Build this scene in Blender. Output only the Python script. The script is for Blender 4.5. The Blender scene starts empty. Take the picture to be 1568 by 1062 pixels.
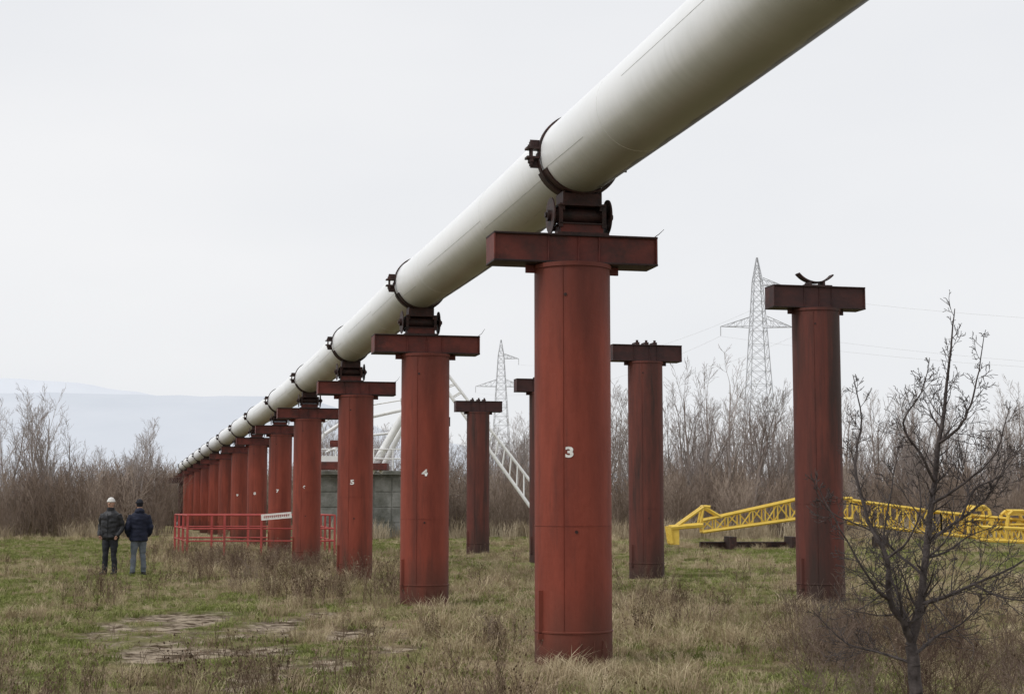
import bpy, math, random
from mathutils import Vector, noise, Matrix
import numpy as np
S = bpy.context.scene
rad = math.radians

# ------------------------------------------------------------------ world / light / camera
w = bpy.data.worlds.new("World"); S.world = w; w.use_nodes = True
nt = w.node_tree; nt.nodes.clear()
out = nt.nodes.new('ShaderNodeOutputWorld')
mix = nt.nodes.new('ShaderNodeMixShader'); mix.inputs[0].default_value = 0.95
b1 = nt.nodes.new('ShaderNodeBackground'); b1.inputs[1].default_value = 0.1
b2 = nt.nodes.new('ShaderNodeBackground'); b2.inputs[1].default_value = 1.0
sky = nt.nodes.new('ShaderNodeTexSky'); sky.sky_type = 'NISHITA'; sky.sun_disc = False
SUN = Vector((-0.80, -0.40, 1.10)).normalized()
sky.sun_elevation = math.asin(SUN.z); sky.sun_rotation = math.atan2(SUN.x, SUN.y) % (2*math.pi)
tc = nt.nodes.new('ShaderNodeTexCoord')
mp = nt.nodes.new('ShaderNodeMapping'); mp.inputs['Scale'].default_value = (1.2, 1.2, 3.2)
nz = nt.nodes.new('ShaderNodeTexNoise'); nz.inputs['Scale'].default_value = 1.6; nz.inputs['Detail'].default_value = 4
cr = nt.nodes.new('ShaderNodeValToRGB')
cr.color_ramp.elements[0].position = 0.3; cr.color_ramp.elements[0].color = (0.825, 0.84, 0.87, 1)
cr.color_ramp.elements[1].position = 0.75; cr.color_ramp.elements[1].color = (0.93, 0.93, 0.94, 1)
nt.links.new(tc.outputs['Generated'], mp.inputs[0]); nt.links.new(mp.outputs[0], nz.inputs['Vector'])
nt.links.new(nz.outputs['Fac'], cr.inputs[0]); nt.links.new(cr.outputs[0], b2.inputs[0])
nt.links.new(sky.outputs[0], b1.inputs[0])
nt.links.new(b1.outputs[0], mix.inputs[1]); nt.links.new(b2.outputs[0], mix.inputs[2])
nt.links.new(mix.outputs[0], out.inputs[0])
sl = bpy.data.lights.new("sun", 'SUN'); sl.energy = 1.5; sl.angle = rad(14); sl.color = (1, 0.99, 0.975)
so = bpy.data.objects.new("sun", sl); S.collection.objects.link(so)
so.rotation_euler = SUN.to_track_quat('Z', 'Y').to_euler()
cam = bpy.data.cameras.new("camera"); co = bpy.data.objects.new("camera", cam); S.collection.objects.link(co)
cam.sensor_width = 36; cam.lens = 55.1; cam.clip_end = 9000; cam.clip_start = 0.1
co.location = (0, 0, 1.6); co.rotation_euler = (rad(90+5.83), 0, 0)
S.camera = co
S.view_settings.view_transform = 'Standard'; S.view_settings.look = 'None'; S.view_settings.exposure = 0

# ------------------------------------------------------------------ materials
def pm(name, c1, c2, scale=3, rough=0.7, bump=0.2, stretch=(1,1,1), rnd=True, c3=None, s3=1.0, t3=(0.55,0.7), st3=(1,1,1), detail=5, spec=0.3, bscale=None):
    m = bpy.data.materials.new(name); m.use_nodes = True
    n = m.node_tree; N = n.nodes; L = n.links
    bs = N['Principled BSDF']; bs.inputs['Roughness'].default_value = rough
    bs.inputs['Specular IOR Level'].default_value = spec
    t = N.new('ShaderNodeTexCoord'); oi = N.new('ShaderNodeObjectInfo')
    add = N.new('ShaderNodeVectorMath'); add.operation = 'ADD'
    comb = N.new('ShaderNodeCombineXYZ')
    mu = N.new('ShaderNodeMath'); mu.operation = 'MULTIPLY'; mu.inputs[1].default_value = 37 if rnd else 0
    L.new(oi.outputs['Random'], mu.inputs[0])
    for i in range(3): L.new(mu.outputs[0], comb.inputs[i])
    L.new(t.outputs['Object'], add.inputs[0]); L.new(comb.outputs[0], add.inputs[1])
    mpn = N.new('ShaderNodeMapping'); mpn.inputs['Scale'].default_value = stretch
    L.new(add.outputs[0], mpn.inputs[0])
    nn = N.new('ShaderNodeTexNoise'); nn.inputs['Scale'].default_value = scale; nn.inputs['Detail'].default_value = detail
    nn.inputs['Roughness'].default_value = 0.65
    L.new(mpn.outputs[0], nn.inputs['Vector'])
    r = N.new('ShaderNodeValToRGB'); r.color_ramp.elements[0].position = 0.33; r.color_ramp.elements[1].position = 0.68
    r.color_ramp.elements[0].color = (*c1, 1); r.color_ramp.elements[1].color = (*c2, 1)
    L.new(nn.outputs['Fac'], r.inputs[0]); col = r.outputs[0]
    if c3:
        mp3 = N.new('ShaderNodeMapping'); mp3.inputs['Scale'].default_value = st3; L.new(add.outputs[0], mp3.inputs[0])
        n3 = N.new('ShaderNodeTexNoise'); n3.inputs['Scale'].default_value = s3; n3.inputs['Detail'].default_value = 8
        n3.inputs['Roughness'].default_value = 0.7
        L.new(mp3.outputs[0], n3.inputs['Vector'])
        r3 = N.new('ShaderNodeMapRange'); r3.inputs[1].default_value = t3[0]; r3.inputs[2].default_value = t3[1]
        L.new(n3.outputs['Fac'], r3.inputs[0])
        mx = N.new('ShaderNodeMix'); mx.data_type = 'RGBA'
        L.new(r3.outputs[0], mx.inputs[0]); L.new(col, mx.inputs[6]); mx.inputs[7].default_value = (*c3, 1)
        col = mx.outputs[2]
    L.new(col, bs.inputs['Base Color'])
    if bump > 0:
        nb = N.new('ShaderNodeTexNoise'); nb.inputs['Scale'].default_value = bscale or scale*4; nb.inputs['Detail'].default_value = 5
        L.new(add.outputs[0], nb.inputs['Vector'])
        b = N.new('ShaderNodeBump'); b.inputs['Strength'].default_value = bump; b.inputs['Distance'].default_value = 0.02
        L.new(nb.outputs['Fac'], b.inputs['Height']); L.new(b.outputs[0], bs.inputs['Normal'])
    return m
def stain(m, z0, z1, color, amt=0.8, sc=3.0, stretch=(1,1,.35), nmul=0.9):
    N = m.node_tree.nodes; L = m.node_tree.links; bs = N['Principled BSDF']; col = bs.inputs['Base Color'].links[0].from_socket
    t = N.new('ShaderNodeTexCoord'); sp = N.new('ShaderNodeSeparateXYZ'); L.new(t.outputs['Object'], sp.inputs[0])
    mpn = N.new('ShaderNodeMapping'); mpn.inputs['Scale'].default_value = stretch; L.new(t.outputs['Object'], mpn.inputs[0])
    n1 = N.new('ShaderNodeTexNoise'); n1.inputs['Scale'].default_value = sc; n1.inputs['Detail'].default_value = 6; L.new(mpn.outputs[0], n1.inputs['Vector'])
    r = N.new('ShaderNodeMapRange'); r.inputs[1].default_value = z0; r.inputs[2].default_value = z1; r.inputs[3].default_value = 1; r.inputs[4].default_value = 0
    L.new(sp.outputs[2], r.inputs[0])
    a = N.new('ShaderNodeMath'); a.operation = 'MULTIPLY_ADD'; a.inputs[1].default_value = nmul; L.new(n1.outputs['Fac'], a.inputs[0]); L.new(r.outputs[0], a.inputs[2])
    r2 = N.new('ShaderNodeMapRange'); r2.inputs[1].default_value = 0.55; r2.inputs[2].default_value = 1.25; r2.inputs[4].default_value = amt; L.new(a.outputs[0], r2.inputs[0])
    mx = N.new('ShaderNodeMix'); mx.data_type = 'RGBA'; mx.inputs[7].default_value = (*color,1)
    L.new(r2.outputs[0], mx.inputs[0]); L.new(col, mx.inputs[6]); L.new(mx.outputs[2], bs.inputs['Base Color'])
def vm(name, cols):
    m = bpy.data.materials.new(name); m.use_nodes = True; N = m.node_tree.nodes; L = m.node_tree.links
    N.remove(N['Principled BSDF']); bs = N.new('ShaderNodeBsdfDiffuse'); L.new(bs.outputs[0], N['Material Output'].inputs[0])
    oi = N.new('ShaderNodeObjectInfo'); r = N.new('ShaderNodeValToRGB')
    e = r.color_ramp.elements; e[0].color = (*cols[0],1); e[1].color = (*cols[-1],1)
    for i, c in enumerate(cols[1:-1]):
        q = e.new((i+1)/(len(cols)-1)); q.color = (*c,1)
    L.new(oi.outputs['Random'], r.inputs[0]); L.new(r.outputs[0], bs.inputs['Color'])
    return m

M_red   = pm("oxide_red_paint", (0.172,0.034,0.020), (0.275,0.058,0.034), 3.5, 0.62, 0.18, (1,1,0.18), c3=(0.085,0.026,0.019), s3=3.0, t3=(0.51,0.72), st3=(1,1,.09))
stain(M_red, -.1, .9, (0.07,0.034,0.024), .8)
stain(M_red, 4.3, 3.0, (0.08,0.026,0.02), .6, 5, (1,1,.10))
M_redd  = pm("weathered_red_paint", (0.092,0.028,0.022), (0.16,0.045,0.032), 2.2, 0.65, 0.15, (1,1,0.2), c3=(0.048,0.025,0.021), s3=2.4, t3=(0.45,0.64), st3=(1,1,.1))
stain(M_redd, -.1, 1.0, (0.045,0.027,0.022), .85)
M_beam  = pm("crossbeam_red_paint", (0.10,0.026,0.021), (0.175,0.041,0.03), 4, 0.6, 0.15, (0.5,1,1), c3=(0.055,0.024,0.021), s3=2.4, t3=(0.46,0.66))
M_beamd = pm("rusty_crossbeam", (0.035,0.018,0.018), (0.08,0.028,0.024), 4, 0.6, 0.15, (0.5,1,1))
M_flange= pm("dark_flange_edge", (0.018,0.012,0.011), (0.045,0.02,0.018), 4, 0.6, 0.15)  # near-black flange colour paints in the shadow line along the beam edges
M_dark  = pm("rusty_dark_steel", (0.018,0.013,0.012), (0.06,0.024,0.02), 9, 0.6, 0.3)
M_num   = pm("white_stencil_paint", (0.7,0.68,0.65), (0.85,0.84,0.8), 20, 0.7, 0)
M_seam  = pm("weld_bead", (0.20,0.20,0.18), (0.5,0.5,0.48), 6, 0.6, 0.1)
M_yel   = pm("yellow_crane_paint", (0.66,0.44,0.06), (0.80,0.57,0.12), 3, 0.5, 0.05, c3=(0.35,0.22,0.07), s3=3, t3=(0.56,0.75))
M_rail  = pm("red_railing_paint", (0.33,0.05,0.045), (0.42,0.08,0.07), 3, 0.6, 0.05)
M_white = pm("white_steel_paint", (0.74,0.74,0.73), (0.84,0.84,0.83), 2, 0.5, 0.05, c3=(0.45,0.41,0.36), s3=1.5, t3=(0.62,0.8))
M_conc  = pm("weathered_concrete", (0.19,0.19,0.17), (0.31,0.31,0.29), 1.5, 0.9, 0.4, c3=(0.11,0.115,0.095), s3=0.8, t3=(0.45,0.65))
M_galv  = pm("galvanised_steel", (0.42,0.43,0.46), (0.50,0.51,0.54), 1, 0.6, 0)
M_bark  = pm("sapling_bark", (0.04,0.032,0.03), (0.12,0.10,0.095), 14, 0.85, 0.4)
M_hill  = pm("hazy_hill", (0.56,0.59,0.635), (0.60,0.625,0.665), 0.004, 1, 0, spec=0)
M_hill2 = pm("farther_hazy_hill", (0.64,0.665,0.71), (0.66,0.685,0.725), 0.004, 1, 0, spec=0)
M_wire  = pm("overhead_wire", (0.6,0.6,0.62), (0.65,0.65,0.67), 1, 0.6, 0)
M_twig  = vm("hazed_twig_bark", [(0.22,0.18,0.16),(0.29,0.245,0.22),(0.38,0.335,0.31)])  # bark tones lifted paler and greyer to paint in distance haze
M_shrub = vm("shrub_twig_bark", [(0.18,0.135,0.105),(0.265,0.205,0.165),(0.36,0.29,0.235)])
M_reed  = vm("dead_reeds", [(0.30,0.235,0.16),(0.42,0.34,0.235),(0.52,0.44,0.32)])
M_gg    = vm("green_grass", [(0.125,0.145,0.045),(0.18,0.21,0.06),(0.24,0.265,0.09),(0.36,0.335,0.17)])
M_gd    = vm("dry_grass_blades", [(0.24,0.185,0.115),(0.38,0.30,0.19),(0.58,0.48,0.33),(0.28,0.26,0.12)])
M_weed  = vm("dead_weed_stalks", [(0.085,0.055,0.042),(0.16,0.115,0.08),(0.27,0.205,0.145)])
M_bram  = vm("bramble_stems", [(0.10,0.065,0.052),(0.16,0.115,0.09),(0.25,0.195,0.16)])

def pipe_mat():
    m = pm("white_pipe_paint", (0.84,0.85,0.86), (0.89,0.895,0.90), 1.0, 0.42, 0.04, (1.5,0.35,1.5), rnd=False, c3=(0.79,0.80,0.80), s3=1.3, t3=(0.52,0.8), bscale=3, spec=0.45)
    N = m.node_tree.nodes; L = m.node_tree.links; bs = N['Principled BSDF']
    col = bs.inputs['Base Color'].links[0].from_socket
    g = N.new('ShaderNodeNewGeometry')
    t = N.new('ShaderNodeTexCoord')
    def noisy(stretch, sc, det=6):
        mpn = N.new('ShaderNodeMapping'); mpn.inputs['Scale'].default_value = stretch; L.new(t.outputs['Object'], mpn.inputs[0])
        n1 = N.new('ShaderNodeTexNoise'); n1.inputs['Scale'].default_value = sc; n1.inputs['Detail'].default_value = det; L.new(mpn.outputs[0], n1.inputs['Vector']); return n1.outputs['Fac']
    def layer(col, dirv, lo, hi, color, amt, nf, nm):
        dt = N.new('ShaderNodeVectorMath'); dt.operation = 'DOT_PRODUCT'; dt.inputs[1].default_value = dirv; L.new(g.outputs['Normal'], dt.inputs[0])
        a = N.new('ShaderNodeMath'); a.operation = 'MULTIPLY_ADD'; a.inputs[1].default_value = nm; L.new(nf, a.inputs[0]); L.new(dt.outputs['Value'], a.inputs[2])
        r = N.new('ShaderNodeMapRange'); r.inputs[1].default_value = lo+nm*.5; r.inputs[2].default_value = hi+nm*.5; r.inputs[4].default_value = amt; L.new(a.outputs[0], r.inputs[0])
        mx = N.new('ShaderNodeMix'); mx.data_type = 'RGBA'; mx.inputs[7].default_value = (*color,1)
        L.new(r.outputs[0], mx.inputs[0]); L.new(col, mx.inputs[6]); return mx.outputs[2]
    # rain runs, grey-green grime plus painted shade underneath, bottom seam's shadow painted as black line
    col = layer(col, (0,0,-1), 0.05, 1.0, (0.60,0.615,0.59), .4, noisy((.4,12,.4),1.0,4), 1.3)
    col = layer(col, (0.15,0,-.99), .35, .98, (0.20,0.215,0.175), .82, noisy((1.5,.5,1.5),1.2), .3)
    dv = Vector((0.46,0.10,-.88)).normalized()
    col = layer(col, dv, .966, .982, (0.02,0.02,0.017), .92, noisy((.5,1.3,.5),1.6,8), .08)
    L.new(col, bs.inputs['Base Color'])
    return m
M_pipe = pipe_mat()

# ------------------------------------------------------------------ mesh builder
class MB:
    def __init__(s): s.v = []; s.f = []; s.m = []
    def tube(s, p0, p1, r0, r1=None, n=8, mi=0, cap=True):
        r1 = r0 if r1 is None else r1
        p0 = Vector(p0); p1 = Vector(p1); d = p1-p0
        if d.length < 1e-6: return
        d.normalize()
        a = d.orthogonal().normalized(); b = d.cross(a); k = len(s.v)
        for p, r in ((p0, r0), (p1, r1)):
            for i in range(n):
                t = 2*math.pi*i/n
                s.v.append(p + a*(r*math.cos(t)) + b*(r*math.sin(t)))
        for i in range(n):
            j = (i+1) % n
            s.f.append((k+i, k+j, k+n+j, k+n+i)); s.m.append(mi)
        if cap:
            s.f.append(tuple(k+i for i in reversed(range(n)))); s.m.append(mi)
            s.f.append(tuple(k+n+i for i in range(n))); s.m.append(mi)
    def box(s, c, sz, mi=0, rot=None):
        c = Vector(c); k = len(s.v)
        for x in (-.5, .5):
            for y in (-.5, .5):
                for z in (-.5, .5):
                    p = Vector((x*sz[0], y*sz[1], z*sz[2]))
                    if rot is not None: p = rot @ p
                    s.v.append(c+p)
        for f in ((0,1,3,2),(4,6,7,5),(0,4,5,1),(2,3,7,6),(0,2,6,4),(1,5,7,3)):
            s.f.append(tuple(k+i for i in f)); s.m.append(mi)
    def loft(s, rings, mi=0, closed_ends=True):
        n = len(rings[0]); k = len(s.v)
        for r in rings: s.v.extend(Vector(p) for p in r)
        for a in range(len(rings)-1):
            for i in range(n):
                j = (i+1) % n
                s.f.append((k+a*n+i, k+a*n+j, k+(a+1)*n+j, k+(a+1)*n+i)); s.m.append(mi)
        if closed_ends:
            s.f.append(tuple(k+i for i in reversed(range(n)))); s.m.append(mi)
            s.f.append(tuple(k+(len(rings)-1)*n+i for i in range(n))); s.m.append(mi)
    def ell(s, c, r, nu=14, nv=9, mi=0):
        rings = []
        for a in range(1, nv):
            ph = math.pi*a/nv - math.pi/2
            rings.append([(c[0]+r[0]*math.cos(ph)*math.cos(2*math.pi*i/nu), c[1]+r[1]*math.cos(ph)*math.sin(2*math.pi*i/nu), c[2]+r[2]*math.sin(ph)) for i in range(nu)])
        s.loft(rings, mi)
    def obj(s, name, mats, parent=None, smooth=False, coll=None):
        me = bpy.data.meshes.new(name); me.from_pydata([tuple(p) for p in s.v], [], s.f)
        for m in (mats if isinstance(mats, (list, tuple)) else [mats]): me.materials.append(m)
        me.polygons.foreach_set('material_index', s.m)
        if smooth: me.polygons.foreach_set('use_smooth', [True]*len(s.f))
        me.update()
        o = bpy.data.objects.new(name, me)
        (coll or S.collection).objects.link(o)
        if parent: o.parent = parent
        return o
def smooth_angle(o, ang=40):
    me = o.data
    me.polygons.foreach_set('use_smooth', [True]*len(me.polygons))
    try: me.set_sharp_from_angle(angle=rad(ang))
    except Exception: pass
def bevel(o, wd=0.006, seg=1):
    b = o.modifiers.new("bevel", 'BEVEL'); b.width = wd; b.segments = seg; b.limit_method = 'ANGLE'; b.angle_limit = rad(40)
def empty(name, loc=(0,0,0), rz=0):
    e = bpy.data.objects.new(name, None); S.collection.objects.link(e); e.location = loc; e.rotation_euler = (0,0,rz); e.empty_display_size = .3
    return e

# ------------------------------------------------------------------ supports layout
D0, SP = 16.32, 9.6
row = {2:(2.75,6.72),3:(0.632,D0),4:(-1.436,D0+SP),5:(-3.54,D0+2*SP),6:(-5.88,D0+3*SP),7:(-8.07,D0+4*SP),8:(-10.42,D0+5*SP)}
for k in range(9, 17): row[k] = (-10.42-2.38*(k-8), D0+SP*(k-3))
pipex = {2:2.88,3:0.707,4:-1.53,5:-3.67,6:-5.84,7:-8.10,8:-10.46}
for k in range(9, 17): pipex[k] = row[k][0]-0.02
BT = 4.43; PR = 0.42; PZ = 4.885+PR
def rowx(y): return 0.632 - 0.2275*(y-D0)

def dseg(x, y, a, b):
    ax, ay = a; bx, by = b; dx, dy = bx-ax, by-ay
    t = max(0, min(1, ((x-ax)*dx+(y-ay)*dy)/(dx*dx+dy*dy)))
    return math.hypot(x-ax-t*dx, y-ay-t*dy)
lane = [(-2.2,8),(-3.2,15),(-5.6,22),(-9.6,34),(-15,50),(-22,74)]
def sm(a, b, x):
    t = max(0, min(1, (x-a)/(b-a))); return t*t*(3-2*t)
def nz2(x, y, s, o=0): return noise.noise(Vector((x*s+o, y*s-o, o*1.7)))
def mud(x, y):
    e = ((x+3.5+0.10*(y-19.5))/1.9)**2 + ((y-19.2)/4.4)**2
    if e > 1.7: return 0
    v = 0.60 - 0.30*e + 0.95*nz2(x*1.1, y*0.5, 1.35, 5) + 0.5*nz2(x, y*.8, 3.2, 9) + .4*nz2(x,y,8,4)
    return sm(0.30, 0.62, v)
def dry(x, y):
    dl = min(dseg(x, y, lane[i], lane[i+1]) for i in range(len(lane)-1))
    off = x-rowx(y)
    base = 0.66
    if off > 2: base = 0.88 - 0.52*sm(27, 37, y)
    base = base + (0.93-base)*(1-sm(1.4, 3.4, abs(off+0.8)))
    lw = 1.5 + y*0.036
    k = sm(lw*0.6, lw*1.4, dl)
    base = base*k + 0.14*(1-k)
    v = base + 0.85*nz2(x, y*0.5, 0.45, 2) + 0.6*nz2(x, y*.7, 1.6, 3)
    return max(0, min(1, v))
def h(x, y):
    f = 1-sm(150, 400, math.hypot(x, y))
    r = 0.07*nz2(x, y, 0.13, 1)+0.025*nz2(x, y, 0.7, 4)
    m = mud(x, y)
    return r*f - 0.03*m + 0.03*m*nz2(x, y, 5, 2) - 0.04*sm(30, 60, y)*f

# ------------------------------------------------------------------ people
M_skin = pm("skin", (0.42,0.24,0.17), (0.52,0.31,0.23), 12, .55, 0)
M_leather = pm("black_leather_jacket", (0.010,0.010,0.012), (0.018,0.018,0.021), 5, .52, .2, bscale=6, spec=.35)
M_navy = pm("navy_padded_jacket", (0.009,0.011,0.025), (0.016,0.020,0.042), 5, .75, .3, bscale=8)
M_trB = pm("dark_trousers", (0.018,0.019,0.023), (0.032,0.034,0.04), 5, .85, .3, bscale=8)
M_jean = pm("grey_jeans", (0.10,0.115,0.135), (0.18,0.20,0.225), 7, .85, .4, bscale=9)
M_shoe = pm("black_shoes", (0.012,0.011,0.01), (0.03,0.027,0.024), 9, .5, .1)
M_cap = pm("white_knit_cap", (0.62,0.6,0.57), (0.8,0.78,0.75), 30, .9, .4)
M_hood = pm("dark_hood", (0.012,0.012,0.016), (0.03,0.03,0.04), 20, .9, .4)
M_eye = pm("dark_eye", (0.01,0.01,0.01), (0.02,0.015,0.012), 5, .3, 0)
def person(name, loc, rz, jacket, trouser, cap, hem=.80, hood=False, stance=.13, pose=0, sc=1):
    e = empty(name, loc, rz); e.scale = (sc,sc,sc); m = MB()
    def ring(cx, cy, z, rx, ry, n=20): return [(cx+rx*math.cos(2*math.pi*i/n), cy+ry*math.sin(2*math.pi*i/n), z) for i in range(n)]
    def chain(pts_, n=12):
        for (p, r), (q, r2) in zip(pts_[:-1], pts_[1:]):
            m.tube(p, q, r, r2, n=n); m.ell(q, (r2,r2,r2), 10, 7)
    for sx, kf in ((-1,-.03),(1,.02)):
        chain([((sx*.085,0,.88),.105),((sx*.095,kf*.5,.70),.092),((sx*(stance-.01),kf-.01,.48),.068),((sx*(stance+.005),kf+.015,.30),.066),((sx*(stance+.01),kf+.01,.07),.06)])
        m.ell((sx*(stance+.025),kf-.06,.045),(.052,.145,.05)); m.box((sx*(stance+.022),kf-.05,.015),(.095,.26,.03))
    prof_ = [(hem,.205,.15),(hem+.02,.218,.16),(.95,.213,.158),(1.06,.21,.15),(1.18,.222,.153),(1.30,.228,.155),(1.38,.222,.142),(1.43,.185,.12),(1.47,.12,.09),(1.50,.085,.08),(1.545,.08,.078)]
    m.loft([ring(0, .0 if z<1.3 else .01, z, a, b) for z,a,b in prof_])
    m.loft([ring(0,0,.80,.16,.115), ring(0,0,.95,.17,.12)])
    for sx in (-1,1):
        o_ = .015 if (pose and sx>0) else 0
        chain([((sx*.180,.005,1.39),.080),((sx*.235,.03,1.27),.073),((sx*(.268+o_),.06,1.11),.065),((sx*(.262+o_),.0,1.02),.057),((sx*.225,-.085,.925),.046)])
    m.tube((0,.0,1.46),(0,-.005,1.60),.055,.052,n=12)
    m.ell((0,-.005,1.655),(.074,.092,.112),18,14); m.ell((0,-.035,1.595),(.052,.055,.05))
    m.tube((0,-.085,1.668),(0,-.112,1.638),.012,.018,n=8)
    for sx in (-1,1): m.ell((sx*.077,.005,1.655),(.012,.02,.03),8,6)
    if hood: m.ell((0,.055,1.50),(.12,.085,.075))
    tmp = m.obj("tmp_body", M_skin)
    rm = tmp.modifiers.new("r",'REMESH'); rm.mode='VOXEL'; rm.voxel_size=.012
    s_ = tmp.modifiers.new("s",'SMOOTH'); s_.iterations=3; s_.factor=.5
    dg = bpy.context.evaluated_depsgraph_get(); dg.update()
    me = bpy.data.meshes.new_from_object(tmp.evaluated_get(dg)); bpy.data.objects.remove(tmp)
    me.materials.clear()
    for mm in (M_skin, jacket, trouser, M_shoe, cap): me.materials.append(mm)
    for v in me.vertices:
        z = v.co.z
        if .1 < z < 1.5:
            k = .014*noise.noise(Vector((v.co.x*7, v.co.y*7, z*13)))+.004*noise.noise(Vector((v.co.x*20, v.co.y*20, z*30)))
            v.co += v.normal*k
    idx = []
    for p in me.polygons:
        c = p.center; z = c.z
        if z < .075 or (z < .10 and c.y < -.06): i = 3
        elif z < hem-.005 and not (abs(c.x)>.2 and z>.86): i = 2
        elif z < 1.53 or (hood and z < 1.58 and c.y > .03): i = 1
        else: i = 0
        if z > 1.53:
            if z > 1.70 or (c.y > .02 and z > 1.60): i = 4
        idx.append(i)
    me.polygons.foreach_set('material_index', idx); me.polygons.foreach_set('use_smooth',[True]*len(idx))
    b = bpy.data.objects.new("body", me); S.collection.objects.link(b); b.parent = e
    c_ = MB(); n = 20; rg = []
    for a in range(0,8):
        ph = rad(4+a*12); rg.append([(.086*math.cos(ph)*math.cos(2*math.pi*i/n), .002+.104*math.cos(ph)*math.sin(2*math.pi*i/n), 1.69+.10*math.sin(ph)) for i in range(n)])
    c_.loft([[(.09*math.cos(2*math.pi*i/n), .002+.108*math.sin(2*math.pi*i/n), z) for i in range(n)] for z in (1.675,1.712)]); c_.loft(rg)
    o = c_.obj("cap", cap, e, smooth=True)
    f = MB()
    for sx in (-1,1): f.ell((sx*.03,-.088,1.655),(.011,.007,.006),8,6)
    f.box((0,-.089,1.608),(.042,.008,.006)); f.obj("face_features", M_eye, e)
    z_ = MB(); z_.box((0,-.158,1.12),(.012,.012,.58))
    for sx in (-1,1): z_.box((sx*.135,-.135,.96),(.10,.02,.018), rot=Matrix.Rotation(rad(sx*25),3,'Y'))
    z_.loft([ring(0,0,1.49,.092,.088), ring(0,.002,1.555,.088,.088)])
    z_.obj("collar_and_zip", jacket, e)
    hd_ = MB()
    for sx in (-1,1):
        p = Vector((sx*.222, -.09, .92)); d = Vector((-sx*.45,-.2,-.82)).normalized(); q = p+d*.055; sdv = d.cross(Vector((0,1,0))).normalized()
        hd_.tube(p-d*.02,q,.028,.034,n=10)
        for i, fl in enumerate((.055,.065,.062,.05)):
            s0 = q+sdv*((i-1.5)*.017); k1 = s0+d*fl*.55; k2 = k1+(d+Vector((0,.5,0))).normalized()*fl*.45
            hd_.tube(s0,k1,.0095,.009,n=6); hd_.tube(k1,k2,.009,.007,n=6)
        t0 = p+d*.01+Vector((0,-.025,0)); hd_.tube(t0, t0+(d+Vector((0,-.6,0))).normalized()*.05, .011,.009,n=6)
    hd_.obj("hands", M_skin, e, smooth=True)
    return e
person("man_in_black_leather_jacket", (-9.24,36.3,h(-9.24,36.3)), rad(-12), M_leather, M_trB, M_cap, hem=.84, stance=.10, sc=1.0)
person("man_in_navy_jacket", (-8.63,36.5,h(-8.63,36.5)), rad(180+22), M_navy, M_jean, M_hood, hem=.80, hood=True, stance=.12, pose=1, sc=.98)

# ------------------------------------------------------------------ numerals (font outlines baked to mesh)
ROT = math.atan(0.2275)
NUM = {}
def number_mesh(n, R=0.40, z=2.15, hgt=0.10, off=0):
    cu = bpy.data.curves.new("numeral", 'FONT'); cu.body = str(n); cu.size = hgt*1.42; cu.align_x = 'CENTER'; cu.align_y = 'CENTER'; cu.offset = 0.006
    to = bpy.data.objects.new("tmp", cu); S.collection.objects.link(to)
    bpy.context.view_layer.update()
    me = bpy.data.meshes.new_from_object(to.evaluated_get(bpy.context.evaluated_depsgraph_get()))
    bpy.data.objects.remove(to)
    phi0 = -(ROT+rad(off))
    for v in me.vertices:
        ph = phi0+v.co.x/R*1.3
        v.co = Vector(((R+.004)*math.sin(ph), -(R+.004)*math.cos(ph), z+v.co.y))
    me.materials.clear(); me.materials.append(M_num)
    return me
for k in range(3, 10): NUM[k] = number_mesh(k, off=7 if k == 3 else (-3 if k == 4 else 4))

# ------------------------------------------------------------------ ground
NX = NY = 460
tx = math.asinh(4500/4.0)
xs = 4*np.sinh(np.linspace(-tx, tx, NX)) - 3.2
ys = 19 + 6*np.sinh(np.linspace(-math.asinh(400/6), math.asinh(6000/6), NY))
V = []; A = []; B = []
for yy in ys:
    yy = float(yy)
    for xx in xs:
        xx = float(xx)
        if abs(xx) < 60 and -10 < yy < 120:
            V.append((xx, yy, h(xx, yy))); A.append(dry(xx, yy)); B.append(mud(xx, yy))
        else:
            V.append((xx, yy, -.04)); A.append(0.5); B.append(0)
F = [(j*NX+i, j*NX+i+1, (j+1)*NX+i+1, (j+1)*NX+i) for j in range(NY-1) for i in range(NX-1)]
me = bpy.data.meshes.new("ground"); me.from_pydata(V, [], F)
a1 = me.attributes.new("dry", 'FLOAT', 'POINT'); a1.data.foreach_set('value', A)
a2 = me.attributes.new("mud", 'FLOAT', 'POINT'); a2.data.foreach_set('value', B)
me.polygons.foreach_set('use_smooth', [True]*len(F))
ground = bpy.data.objects.new("ground", me); S.collection.objects.link(ground)
gm = bpy.data.materials.new("meadow_ground"); gm.use_nodes = True
N = gm.node_tree.nodes; L = gm.node_tree.links; bs = N['Principled BSDF']; bs.inputs['Roughness'].default_value = 1.0
bs.inputs['Specular IOR Level'].default_value = 0.0
def ramp(src, p0, c0, p1, c1):
    r = N.new('ShaderNodeValToRGB'); r.color_ramp.elements[0].position = p0; r.color_ramp.elements[0].color = (*c0,1)
    r.color_ramp.elements[1].position = p1; r.color_ramp.elements[1].color = (*c1,1); L.new(src, r.inputs[0]); return r.outputs[0]
def nse(sc, det=6):
    t = N.new('ShaderNodeTexCoord'); n_ = N.new('ShaderNodeTexNoise'); n_.inputs['Scale'].default_value = sc; n_.inputs['Detail'].default_value = det
    n_.inputs['Roughness'].default_value = 0.7
    L.new(t.outputs['Object'], n_.inputs['Vector']); return n_.outputs['Fac']
g1 = ramp(nse(3), .35, (0.105,0.105,0.048), .65, (0.22,0.22,0.09))
g2 = ramp(nse(4), .35, (0.19,0.145,0.085), .65, (0.38,0.30,0.19))
md = ramp(nse(3.4), .42, (0.09,0.065,0.044), .58, (0.45,0.37,0.28))
at = N.new('ShaderNodeAttribute'); at.attribute_name = 'dry'
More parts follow.
